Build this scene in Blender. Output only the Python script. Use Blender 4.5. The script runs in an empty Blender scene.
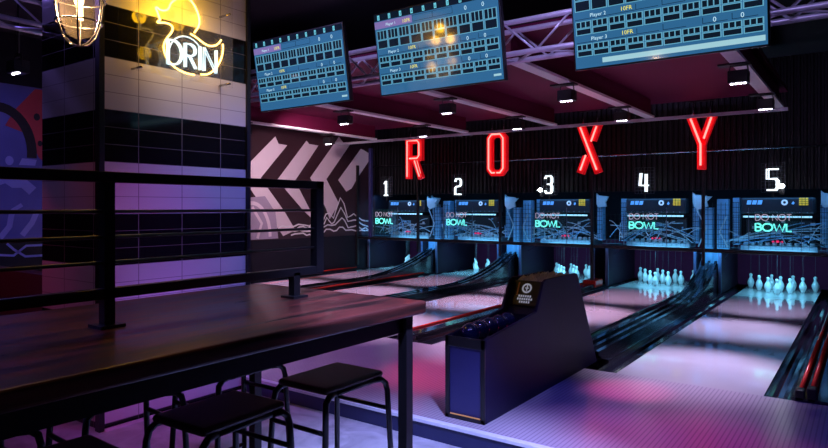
import bpy, bmesh, math, random
from mathutils import Vector, Matrix
random.seed(7)
SC = bpy.context.scene
COL = SC.collection
R = math.radians
PI = math.pi

# ------------------------------------------------------------------ materials
def mat(name, col, rough=.5, metal=0., em=None, es=0., coat=0., var=0.12, scale=30., spec=.5):
    m = bpy.data.materials.new(name); m.use_nodes = True
    nt = m.node_tree; b = nt.nodes['Principled BSDF']
    b.inputs['Roughness'].default_value = rough
    b.inputs['Metallic'].default_value = metal
    b.inputs['Coat Weight'].default_value = coat
    b.inputs['Coat Roughness'].default_value = .06
    b.inputs['Specular IOR Level'].default_value = spec
    c = (*col, 1)
    if var > 0:
        tc = nt.nodes.new('ShaderNodeTexCoord'); n = nt.nodes.new('ShaderNodeTexNoise')
        n.inputs['Scale'].default_value = scale; n.inputs['Detail'].default_value = 3
        mx = nt.nodes.new('ShaderNodeMix'); mx.data_type = 'RGBA'
        mx.inputs['A'].default_value = tuple(x*(1-var) for x in col)+(1,)
        mx.inputs['B'].default_value = tuple(min(1, x*(1+var)) for x in col)+(1,)
        nt.links.new(tc.outputs['Object'], n.inputs['Vector'])
        nt.links.new(n.outputs['Fac'], mx.inputs['Factor'])
        nt.links.new(mx.outputs['Result'], b.inputs['Base Color'])
    else:
        b.inputs['Base Color'].default_value = c
    if em:
        b.inputs['Emission Color'].default_value = (*em, 1)
        b.inputs['Emission Strength'].default_value = es
    return m

def nodes(m): return m.node_tree.nodes, m.node_tree.links, m.node_tree.nodes['Principled BSDF']

def math_node(nt, op, a, b=None, c=None):
    n = nt.nodes.new('ShaderNodeMath'); n.operation = op
    for i, v in enumerate((a, b, c)):
        if v is None: continue
        if isinstance(v, (int, float)): n.inputs[i].default_value = v
        else: nt.links.new(v, n.inputs[i])
    return n.outputs[0]

def mix_col(nt, f, a, b):
    n = nt.nodes.new('ShaderNodeMix'); n.data_type = 'RGBA'
    for k, v in (('Factor', f), ('A', a), ('B', b)):
        if isinstance(v, tuple): n.inputs[k].default_value = (*v, 1)
        elif isinstance(v, (int, float)): n.inputs[k].default_value = v
        else: nt.links.new(v, n.inputs[k])
    return n.outputs['Result']

M = {}
M['black'] = mat('black_metal', (.012, .012, .014), .35)
M['blackmatt'] = mat('black_matt', (.010, .010, .012), .7)
M['navy'] = mat('navy_laminate', (.012, .010, .045), .5, scale=6, spec=.25)
M['navy2'] = mat('navy_panel', (.03, .03, .12), .35, scale=8)
M['kick'] = mat('pit_panel_navy', (.014, .006, .016), .5, spec=.25)
M['edge'] = mat('pit_edge_blue_lit', (.10, .14, .26), .4)  # blue light on the front edges, put into the colour
M['steel'] = mat('brushed_steel', (.45, .45, .5), .25, 1.)
M['truss'] = mat('truss_aluminium', (.70, .68, .78), .38, .5)
M['white_paint'] = mat('white_beam_paint', (.88, .86, .88), .35)
M['ceiling_dark'] = mat('dark_ceiling', (.012, .012, .016), .8, scale=3)
M['raft'] = mat('raft_panel', (.095, .006, .032), .6, scale=1.2, var=.2, spec=.12)
M['redrail'] = mat('red_rail', (.85, .045, .03), .22, coat=.6)
M['gutter'] = mat('gutter_black', (.02, .022, .035), .10, coat=1.)
M['track'] = mat('track_black', (.018, .018, .026), .14, coat=.8)
M['pin'] = mat('pin_white', (.82, .85, .86), .25, coat=.5, var=.03)
M['string'] = mat('pin_string', (.10, .11, .14), .7)
M['ball'] = mat('ball_navy', (.006, .008, .05), .08, coat=1., scale=20, var=.5)
M['wood_dark'] = None
M['bluepaint'] = mat('machine_blue', (.22, .42, .62), .4)
M['greymetal'] = mat('machine_grey', (.14, .16, .2), .4, .5)
M['machwhite'] = mat('machine_white', (.48, .52, .56), .4)
M['darkmach'] = mat('machine_dark', (.010, .010, .016), .45)
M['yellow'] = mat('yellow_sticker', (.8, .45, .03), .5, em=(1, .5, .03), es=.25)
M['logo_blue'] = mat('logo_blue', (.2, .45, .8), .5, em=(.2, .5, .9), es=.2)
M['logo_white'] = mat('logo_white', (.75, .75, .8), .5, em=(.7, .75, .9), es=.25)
M['led'] = mat('led_white', (1, 1, 1), .3, em=(.85, .82, 1), es=9)
M['starlamp'] = mat('bright_lamp', (1, 1, 1), .3, em=(.85, .95, 1), es=30)
M['neon_red'] = mat('neon_red_tube', (.9, .2, .2), .3, em=(1, .20, .17), es=2.6)
M['red_panel'] = mat('red_letter_face', (.75, .015, .02), .35, em=(1, .004, .012), es=.30)
M['neon_white'] = mat('neon_white_tube', (.9, .9, .9), .3, em=(.82, .95, 1), es=1.5)
M['neon_teal'] = mat('neon_teal_tube', (.4, .9, .8), .3, em=(.13, .80, .68), es=1.35)
M['neon_faint'] = mat('neon_faint_tube', (.6, .5, .6), .3, em=(.75, .55, .7), es=.40)
M['neon_yellow'] = mat('neon_yellow_tube', (1, .85, .5), .3, em=(1, .60, .14), es=4.5)
M['neon_ice'] = mat('neon_ice_tube', (.8, .9, .95), .3, em=(.66, .90, .95), es=1.2)
M['bar_light'] = mat('machine_bar_light', (.7, .9, 1), .3, em=(.35, .75, .95), es=1.0)
M['red_led'] = mat('red_led', (.8, .02, .1), .3, em=(1, .02, .12), es=.9)
M['bulb'] = mat('bulb_filament', (1, .8, .5), .3, em=(1, .72, .38), es=9)
M['cage'] = mat('cage_wire', (.55, .5, .45), .25, .9)
M['mural_dark'] = mat('mural_dark_paint', (.032, .012, .018), .5, scale=2, var=.3)
M['mural_pink'] = mat('mural_pale_paint', (.72, .62, .68), .5, scale=4, var=.06)
M['mural_grey'] = mat('mural_grey_paint', (.36, .30, .40), .5, scale=4, var=.15)
M['mural_line'] = mat('mural_white_line', (.8, .78, .8), .5, var=.05)
M['mural_blue'] = mat('mural_blue_paint', (.12, .13, .42), .5, scale=2, var=.3)
M['mural_light'] = mat('mural_light_blue_paint', (.34, .36, .75), .5, scale=3, var=.15)
M['mural_red'] = mat('mural_red_paint', (.5, .05, .06), .5, scale=3)
M['wall_dark'] = mat('dark_wall', (.010, .010, .018), .6, scale=3, spec=.2)
M['nosing'] = mat('nosing_metal', (.78, .80, .85), .35, 0)
M['fascia'] = mat('fascia_navy', (.02, .025, .09), .4)
M['scr_bg'] = mat('screen_blue', (.01, .02, .03), .10, em=(.028, .135, .29), es=1.0, coat=.8, var=0)
M['scr_dark'] = mat('screen_cell_dark', (.004, .005, .008), .10, em=(.004, .010, .022), es=1.0, coat=.8, var=0)
M['scr_line'] = mat('screen_cell_outline', (.02, .03, .03), .10, em=(.12, .38, .55), es=1.0, coat=.8, var=0)
M['scr_pink'] = mat('screen_active_bar', (.02, .02, .03), .10, em=(.22, .16, .42), es=1.0, coat=.8, var=0)
M['scr_text'] = mat('screen_text', (.02, .02, .02), .10, em=(.55, .85, 1), es=1.0, var=0)
M['scr_yel'] = mat('screen_yellow_text', (.02, .02, .02), .10, em=(.9, .85, .12), es=1.0, var=0)
M['scr_cyan'] = mat('screen_cyan_tile', (.02, .02, .02), .10, em=(.15, .6, .75), es=1.0, var=0)
M['scr_banner'] = mat('screen_pale_banner', (.02, .02, .02), .10, em=(.35, .62, .70), es=1.0, coat=.8, var=0)
M['seat'] = mat('stool_wood', (.06, .03, .025), .45, scale=15, var=.3)
M['orange'] = mat('orange_trim', (.6, .2, .05), .4)
M['sticker'] = mat('hood_panel_brown', (.022, .013, .012), .4)

def glass(name, col, alpha, rough=.03):
    m = bpy.data.materials.new(name); m.use_nodes = True
    b = m.node_tree.nodes['Principled BSDF']
    b.inputs['Base Color'].default_value = (*col, 1); b.inputs['Roughness'].default_value = rough
    b.inputs['Alpha'].default_value = alpha
    return m
M['acrylic'] = glass('clear_acrylic', (.8, .8, .8), .06)
M['lampglass'] = glass('lamp_glass', (.9, .75, .5), .03)
M['mask_glass'] = glass('teal_sheet', (.03, .25, .24), .14)  # mostly see-through sheet with a teal tint

def wood_mat():
    m = mat('table_wood', (.1, .05, .04), .3, coat=.12, var=0); N, L, b = nodes(m); nt = m.node_tree
    tc = N.new('ShaderNodeTexCoord'); mp = N.new('ShaderNodeMapping'); mp.inputs['Scale'].default_value = (8, .7, 8)
    n = N.new('ShaderNodeTexNoise'); n.inputs['Scale'].default_value = 2.2; n.inputs['Detail'].default_value = 8
    n.inputs['Distortion'].default_value = .6
    L.new(tc.outputs['Object'], mp.inputs[0]); L.new(mp.outputs[0], n.inputs[0])
    r = N.new('ShaderNodeValToRGB')
    r.color_ramp.elements[0].position = .40; r.color_ramp.elements[0].color = (.03, .014, .011, 1)
    r.color_ramp.elements[1].position = .62; r.color_ramp.elements[1].color = (.20, .040, .028, 1)
    L.new(n.outputs['Fac'], r.inputs[0]); L.new(r.outputs[0], b.inputs['Base Color'])
    rr = math_node(nt, 'MULTIPLY_ADD', n.outputs['Fac'], .25, .2); L.new(rr, b.inputs['Roughness'])
    return m
M['wood'] = wood_mat()

def board_mat(name, c1, c2, pitch, rough, width=.16, coat=.0):
    """boards running along Y, thin darker seams"""
    m = mat(name, c1, rough, var=0, coat=coat); N, L, b = nodes(m); nt = m.node_tree
    tc = N.new('ShaderNodeTexCoord'); s = N.new('ShaderNodeSeparateXYZ'); L.new(tc.outputs['Object'], s.inputs[0])
    f = math_node(nt, 'FRACT', math_node(nt, 'DIVIDE', s.outputs[0], pitch))
    seam = math_node(nt, 'LESS_THAN', f, width)
    n = N.new('ShaderNodeTexNoise'); n.inputs['Scale'].default_value = 2.5; L.new(tc.outputs['Object'], n.inputs[0])
    base = mix_col(nt, n.outputs['Fac'], tuple(x*.9 for x in c1), tuple(min(1, x*1.08) for x in c1))
    L.new(mix_col(nt, seam, base, c2), b.inputs['Base Color'])
    return m
M['lane'] = board_mat('lane_boards', (.72, .68, .72), (.69, .65, .69), .027, .13, .08, coat=1.)
M['lane'].node_tree.nodes['Principled BSDF'].inputs['Coat IOR'].default_value = 1.7
M['lane'].node_tree.nodes['Principled BSDF'].inputs['Coat Roughness'].default_value = .05
M['approach'] = board_mat('approach_boards', (.50, .44, .50), (.36, .30, .38), .028, .22, .30)
M['deck'] = mat('pin_deck', (.55, .58, .6), .14, var=.04, coat=.5)

def floor_mat():
    m = mat('polished_concrete', (.5, .5, .5), .3, var=0); N, L, b = nodes(m)
    tc = N.new('ShaderNodeTexCoord'); n = N.new('ShaderNodeTexNoise'); n.inputs['Scale'].default_value = 3.5
    n.inputs['Detail'].default_value = 8; n.inputs['Distortion'].default_value = 1.6
    L.new(tc.outputs['Object'], n.inputs[0]); r = N.new('ShaderNodeValToRGB')
    r.color_ramp.elements[0].position = .3; r.color_ramp.elements[0].color = (.30, .30, .33, 1)
    r.color_ramp.elements[1].position = .72; r.color_ramp.elements[1].color = (.62, .62, .66, 1)
    L.new(n.outputs['Fac'], r.inputs[0]); L.new(r.outputs[0], b.inputs['Base Color'])
    return m
M['floor'] = floor_mat()

def tile_mat():
    m = mat('banded_tiles', (.5, .5, .5), .12, var=0); N, L, b = nodes(m); nt = m.node_tree
    g = N.new('ShaderNodeNewGeometry'); s = N.new('ShaderNodeSeparateXYZ'); L.new(g.outputs['Position'], s.inputs[0])
    sn = N.new('ShaderNodeSeparateXYZ'); L.new(g.outputs['Normal'], sn.inputs[0])
    side = math_node(nt, 'GREATER_THAN', math_node(nt, 'ABSOLUTE', sn.outputs[0]), .5)
    uy = math_node(nt, 'DIVIDE', math_node(nt, 'ADD', s.outputs[1], 7.732), .338)
    ux = math_node(nt, 'DIVIDE', math_node(nt, 'ADD', s.outputs[0], 4.59), .40)
    fu = math_node(nt, 'FRACT', math_node(nt, 'ADD', math_node(nt, 'MULTIPLY', side, math_node(nt, 'SUBTRACT', uy, ux)), math_node(nt, 'ADD', ux, 30)))
    zr = math_node(nt, 'ADD', math_node(nt, 'DIVIDE', math_node(nt, 'SUBTRACT', s.outputs[2], 1.303), .1152), 300)
    fz = math_node(nt, 'FRACT', zr)
    band = math_node(nt, 'LESS_THAN', math_node(nt, 'FRACT', math_node(nt, 'DIVIDE', zr, 6)), .5)
    grout = math_node(nt, 'MAXIMUM', math_node(nt, 'LESS_THAN', fu, .018), math_node(nt, 'LESS_THAN', fz, .035))
    tone = mix_col(nt, band, (.008, .008, .010), (.62, .60, .62))
    gcol = mix_col(nt, band, (.10, .085, .085), (.22, .2, .22))
    L.new(mix_col(nt, grout, tone, gcol), b.inputs['Base Color'])
    L.new(math_node(nt, 'MULTIPLY_ADD', grout, .5, .07), b.inputs['Roughness'])
    return m
M['tiles'] = tile_mat()

# ------------------------------------------------------------------ mesh builder
class B:
    def __init__(s): s.v = []; s.f = []; s.mi = []; s.sm = []
    def add(s, vs, fs, mi=0, smooth=False):
        o = len(s.v); s.v += [tuple(v) for v in vs]
        for f in fs: s.f.append(tuple(i+o for i in f)); s.mi.append(mi); s.sm.append(smooth)
        return s
    def box(s, x0, y0, z0, x1, y1, z1, mi=0):
        x0, x1 = sorted((x0, x1)); y0, y1 = sorted((y0, y1)); z0, z1 = sorted((z0, z1))
        vs = [(x, y, z) for z in (z0, z1) for y in (y0, y1) for x in (x0, x1)]
        return s.add(vs, [(0, 2, 3, 1), (4, 5, 7, 6), (0, 1, 5, 4), (2, 6, 7, 3), (0, 4, 6, 2), (1, 3, 7, 5)], mi)
    def tube(s, pts, r, n=8, closed=False, mi=0, rr=None):
        pts = [Vector(p) for p in pts]; k = len(pts); rings = []
        up = None
        for i, p in enumerate(pts):
            a = pts[i-1] if (i > 0 or closed) else p; c = pts[(i+1) % k] if (i < k-1 or closed) else p
            t = (c-a).normalized() if (c-a).length > 1e-9 else Vector((0, 0, 1))
            if up is None:
                up = Vector((0, 0, 1)) if abs(t.z) < .9 else Vector((1, 0, 0))
            u = up - t*up.dot(t)
            if u.length < 1e-5: u = t.orthogonal()
            u.normalize(); up = u; w = t.cross(u)
            q = rr[i] if rr else r
            if 0 < i < k-1 or closed:
                d1 = (p-a).normalized(); d2 = (c-p).normalized()
                cs = max(.5, math.cos(d1.angle(d2, 0)/2)); q = q/cs if cs > .8 else q
            rings.append([p + q*(math.cos(2*PI*j/n)*u + math.sin(2*PI*j/n)*w) for j in range(n)])
        vs = [v for r_ in rings for v in r_]; fs = []
        for i in range(k if closed else k-1):
            for j in range(n):
                a = i*n+j; b = i*n+(j+1) % n; c = ((i+1) % k)*n+(j+1) % n; d = ((i+1) % k)*n+j
                fs.append((a, b, c, d))
        if not closed:
            fs.append(tuple(range(n))[::-1]); fs.append(tuple((k-1)*n+j for j in range(n)))
        return s.add(vs, fs, mi, True)
    def bar(s, p0, p1, w, h=None, mi=0):
        """square bar between two points"""
        h = h or w; p0 = Vector(p0); p1 = Vector(p1); t = (p1-p0).normalized()
        up = Vector((0, 0, 1)) if abs(t.z) < .95 else Vector((1, 0, 0))
        u = t.cross(up).normalized(); v = u.cross(t)
        vs = [p + a*u*w/2 + b*v*h/2 for p in (p0, p1) for a, b in ((-1, -1), (1, -1), (1, 1), (-1, 1))]
        return s.add(vs, [(0, 3, 2, 1), (4, 5, 6, 7), (0, 1, 5, 4), (1, 2, 6, 5), (2, 3, 7, 6), (3, 0, 4, 7)], mi)
    def lathe(s, prof, c=(0, 0, 0), n=16, mi=0):
        vs = []; fs = []
        for r, z in prof:
            vs += [(c[0]+r*math.cos(2*PI*j/n), c[1]+r*math.sin(2*PI*j/n), c[2]+z) for j in range(n)]
        for i in range(len(prof)-1):
            for j in range(n):
                fs.append((i*n+j, i*n+(j+1) % n, (i+1)*n+(j+1) % n, (i+1)*n+j))
        fs.append(tuple(range(n))[::-1]); fs.append(tuple((len(prof)-1)*n+j for j in range(n)))
        return s.add(vs, fs, mi, True)
    def prism(s, poly, axis, a, b, mi=0):
        """polygon in the plane normal to axis ('x': (y,z), 'y': (x,z), 'z': (x,y)), extruded a..b"""
        def P(p, t): return (t, p[0], p[1]) if axis == 'x' else (p[0], t, p[1]) if axis == 'y' else (p[0], p[1], t)
        n = len(poly); vs = [P(p, a) for p in poly]+[P(p, b) for p in poly]
        area = sum(poly[i][0]*poly[(i+1) % n][1]-poly[(i+1) % n][0]*poly[i][1] for i in range(n))
        ccw = area > 0
        pos = (axis != 'y') == ccw      # front polygon normal along +axis when true
        if b < a: pos = not pos
        bot = tuple(range(n)); top = tuple(range(n, 2*n)); sides = [(i, (i+1) % n, n+(i+1) % n, n+i) for i in range(n)]
        if pos: fs = [bot[::-1], top]+sides
        else: fs = [bot, top[::-1]]+[q[::-1] for q in sides]
        return s.add(vs, fs, mi)
    def ribbon(s, pts, w, axis, a, b, mi=0):
        """thick polyline in a plane, each segment an extruded strip"""
        L = []; Rr = []; n = len(pts)
        for i, p in enumerate(pts):
            p0 = pts[max(0, i-1)]; p1 = pts[min(n-1, i+1)]
            dx, dy = p1[0]-p0[0], p1[1]-p0[1]; l = math.hypot(dx, dy) or 1
            nx, ny = -dy/l*w/2, dx/l*w/2
            L.append((p[0]+nx, p[1]+ny)); Rr.append((p[0]-nx, p[1]-ny))
        for i in range(n-1):
            s.prism([L[i], Rr[i], Rr[i+1], L[i+1]], axis, a, b, mi)
        return s
    def build(s, name, mats, parent=None, bevel=0., loc=None, seg=1):
        me = bpy.data.meshes.new(name); me.from_pydata(s.v, [], s.f); me.update()
        if not isinstance(mats, (list, tuple)): mats = [mats]
        for m in mats: me.materials.append(m)
        me.polygons.foreach_set('material_index', s.mi); me.polygons.foreach_set('use_smooth', s.sm)
        o = bpy.data.objects.new(name, me); COL.objects.link(o)
        if parent: o.parent = parent
        if loc: o.location = loc
        if bevel:
            b = o.modifiers.new('edge', 'BEVEL'); b.width = bevel; b.segments = seg+1; b.limit_method = 'ANGLE'; b.angle_limit = R(40)
        return o

def thing(name, label, cat, loc=(0, 0, 0), rz=0, group=None):
    o = bpy.data.objects.new(name, None); COL.objects.link(o); o.location = loc; o.rotation_euler = (0, 0, rz)
    o.empty_display_size = .05
    return tag(o, label, cat, group)
def tag(o, label, cat, group=None):
    o['label'] = label; o['category'] = cat
    if group: o['group'] = group
    return o
def struct(o): o['kind'] = 'structure'; return o
def dup(root, loc, label, group=None, rz=None):
    r = root.copy(); COL.objects.link(r); r.location = loc
    if rz is not None: r.rotation_euler = (0, 0, rz)
    r['label'] = label
    if group: r['group'] = group
    for ch in root.children:
        c = ch.copy(); COL.objects.link(c); c.parent = r
        for g in ch.children:
            d = g.copy(); COL.objects.link(d); d.parent = c
    return r

def arc(cx, cy, rx, ry, a0, a1, n=10):
    return [(cx+rx*math.cos(R(a0+(a1-a0)*i/n)), cy+ry*math.sin(R(a0+(a1-a0)*i/n))) for i in range(n+1)]
# single-stroke letters, unit height
GL = {
 'D': (.62, [[(0, 0), (0, 1), (.22, 1)]+arc(.22, .5, .40, .5, 90, -90)+[(0, 0)]]),
 'O': (.86, [arc(.43, .5, .43, .5, 90, 450, 20)]),
 'N': (.62, [[(0, 0), (0, 1), (.6, 0), (.6, 1)]]),
 'T': (.56, [[(0, 1), (.56, 1)], [(.28, 1), (.28, 0)]]),
 'B': (.52, [[(0, 0), (0, 1), (.22, 1)]+arc(.22, .76, .24, .24, 90, -90)+[(0, .52)], [(.22, .52)]+arc(.22, .26, .28, .26, 90, -90)+[(0, 0)]]),
 'W': (1.0, [[(0, 1), (.25, 0), (.5, .9), (.75, 0), (1, 1)]]),
 'L': (.42, [[(0, 1), (0, 0), (.42, 0)]]),
 'R': (.50, [[(0, 0), (0, 1), (.22, 1)]+arc(.22, .75, .25, .25, 90, -90)+[(0, .5)], [(.2, .5), (.5, 0)]]),
 'I': (.08, [[(.04, 0), (.04, 1)]]),
 '1': (.34, [[(.02, .8), (.2, 1), (.2, 0)], [(.02, 0), (.36, 0)]]),
 '2': (.52, [[(0, .82), (.1, 1), (.42, 1), (.52, .88), (.52, .62), (.42, .52), (.1, .5), (0, .4), (0, 0), (.52, 0)]]),
 '3': (.52, [[(0, .85), (.1, 1), (.42, 1), (.52, .88), (.52, .62), (.42, .52), (.2, .52)], [(.42, .52), (.52, .4), (.52, .12), (.42, 0), (.1, 0), (0, .15)]]),
 '4': (.52, [[(.08, 1), (0, .34), (.52, .34)], [(.40, .95), (.40, 0)]]),
 '5': (.52, [[(.52, 1), (0, 1), (0, .54), (.42, .54), (.52, .42), (.52, .12), (.42, 0), (0, 0)]]),
}
def stroke_text(txt, h, gap=.16, sx=1.):
    """list of polylines, x from 0, total width"""
    x = 0; out = []
    for c in txt:
        if c == ' ': x += .38*h*sx; continue
        w, st = GL[c]
        for s in st: out.append([(x+px*h*sx, pz*h) for px, pz in s])
        x += (w+gap)*h*sx
    return out, x-gap*h*sx
def neon(b, polys, r, fx, n=6):
    for p in polys: b.tube([fx(q) for q in p], r, n)
    return b
def text_mesh(b, txt, size, org, ux, uz, mi=0):
    cu = bpy.data.curves.new('t', 'FONT'); cu.body = txt; cu.size = size; cu.resolution_u = 2
    o = bpy.data.objects.new('t', cu); COL.objects.link(o)
    dg = bpy.context.evaluated_depsgraph_get(); me = bpy.data.meshes.new_from_object(o.evaluated_get(dg))
    org, ux, uz = Vector(org), Vector(ux), Vector(uz)
    b.add([org+ux*v.co.x+uz*v.co.y for v in me.vertices], [tuple(p.vertices) for p in me.polygons], mi)
    bpy.data.objects.remove(o); bpy.data.meshes.remove(me); bpy.data.curves.remove(cu)

# ------------------------------------------------------------------ camera
HC = 1.35
cam = bpy.data.cameras.new('camera'); co = bpy.data.objects.new('camera', cam); COL.objects.link(co)
co.location = (0, 0, HC); co.rotation_euler = (R(90), 0, R(35.75))
cam.sensor_width = 36; cam.lens = 36*630/828; cam.shift_y = -17/828; cam.clip_start = .02
SC.camera = co

# ------------------------------------------------------------------ layout constants
LC = {1: -8.23, 2: -6.45, 3: -4.58, 4: -2.94, 5: -1.13}
HW = .527
YF, YS, YM = 5.11, 3.29, 10.4        # foul line, step edge, masking front
FZ = -.12
GAPX = {(0, 1): (-9.0, LC[1]-HW), (1, 2): (LC[1]+HW, LC[2]-HW), (2, 3): (LC[2]+HW, LC[3]-HW), (3, 4): (LC[3]+HW, LC[4]-HW), (4, 5): (LC[4]+HW, LC[5]-HW), (5, 6): (LC[5]+HW, -.02)}

# ------------------------------------------------------------------ setting
struct(B().box(-9.2, -3, FZ-.1, 3.2, YS, FZ).build('floor', M['floor']))
struct(B().box(-9.0, YS+.035, FZ, 3.0, YF, 0).build('floor_approach', M['approach']))
nb = B().box(-9.0, YS-.012, -.022, 3.0, YS+.035, .002)
struct(nb.build('trim_step_nosing', M['nosing'], bevel=.004))
struct(B().box(-9.0, YS, FZ, 3.0, YS+.035, -.022).build('trim_step_fascia', M['fascia']))
struct(B().box(-9.2, YF, -.3, 3.2, 12.6, -.14).build('floor_lane_bed', M['blackmatt']))
struct(B().box(.02, YF, -.14, 3.0, 10.4, .0).build('floor_service_walk', M['wall_dark']))
struct(B().box(-9.2, -3, -.12, -9.0, 12.6, 3.7).build('wall_left', M['wall_dark']))
struct(B().box(3.0, -3, -.12, 3.2, 12.6, 3.7).build('wall_right', M['wall_dark']))
struct(B().box(-9.2, -3, 3.6, 3.2, 12.8, 3.75).build('ceiling', M['ceiling_dark']))
struct(B().box(-9.2, 12.6, -.3, 3.2, 12.8, 3.7).build('wall_back', M['wall_dark']))
# ribbed bulkhead over the pits
rb = B(); p = .085; x = -9.0; prof = []
while x < 3.0:
    prof += [(x, 10.85), (x+.03, 10.85), (x+.042, 10.89), (x+.073, 10.89)]; x += p
prof = [q for q in prof if q[0] < 3.0]
vs = [(a, b_, z) for z in (1.62, 3.6) for a, b_ in prof]; n = len(prof)
rb.add(vs, [(i, i+1, n+i+1, n+i) for i in range(n-1)])
rb.box(-9.0, 10.9, 1.62, 3.0, 10.95, 3.6)
M['ribs'] = mat('ribbed_dark_metal', (.006, .006, .008), .5, .2)
struct(rb.build('wall_bulkhead', M['ribs']))
struct(B().box(-9.0, 12.25, 0, 3.0, 12.3, .72).build('wall_pit_curtain', mat('pit_curtain', (.10, .011, .045), .8, spec=.1)))
# raft ceiling panels between the beams
struct(B().box(-9.0, 5.2, 2.95, -.90, 10.15, 3.0).build('ceiling_raft', M['raft']))
# tiled pillar
col = struct(B().box(-4.92, 2.16, FZ, -4.07, 3.34, 3.6).build('column_tiled', M['tiles']))
struct(B().box(-4.11, 2.13, FZ, -4.055, 2.165, 3.6).build('trim_column_corner', M['black']))
struct(B().box(-4.09, 3.33, FZ, -4.05, 3.365, 3.6).build('trim_column_edge', M['black']))
struct(B().box(-9.0, 2.2, FZ, -4.95, 2.34, .84).build('wall_low_divider', mat('divider_plum', (.10, .045, .07), .45)))
struct(B().box(-4.05, 2.16, FZ, -4.035, 3.34, FZ+.02).build('baseboard_column', mat('pale_skirting', (.7, .6, .65), .4)))
# conduit on the bulkhead
tag(B().tube([(-8.9, 10.82, 2.24), (2.9, 10.82, 2.24)], .018).build('conduit_pipe', M['steel']), 'thin steel conduit running across the dark ribbed wall behind the red letters', 'pipe')
tag(B().box(-8.98, 9.70, 2.635, -.86, 9.75, 2.68).build('hanging_rail', M['truss']), 'slim rail across the tops of the red neon letters, joining the beam ends', 'rail')
# masking rail under the pinsetters
struct(B().box(-9.0, 10.36, .66, 3.0, 10.44, .715).build('trim_mask_rail', M['black'], bevel=.006))

# ------------------------------------------------------------------ lanes
LNAME = {1: 'under neon 1, beside the mural wall', 2: 'under neon 2, between lanes 1 and 3', 3: 'under neon 3, ending behind the ball return', 4: 'under neon 4, just past the ball return', 5: 'under neon 5, nearest lane with the full rack in clear view'}
for k, c in LC.items():
    t = thing('bowling_lane', 'glossy pale bowling lane '+LNAME[k], 'lane', (c, YF, 0), group='glossy lanes')
    B().box(-HW, 0, -.06, HW, 5.55, 0).build('lane_surface', M['lane'], t)
    B().box(-HW, 5.55, -.06, HW, 7.1, 0).build('pin_deck', M['deck'], t)
    for i in range(7):
        ax = (-3+i)*.14; ay = 1.75 - abs(-3+i)*.10
        B().prism([(ax-.022, ay), (ax+.022, ay), (ax, ay+.15)], 'z', 0, .0012).build('aiming_arrow', M['black'], t)
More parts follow.
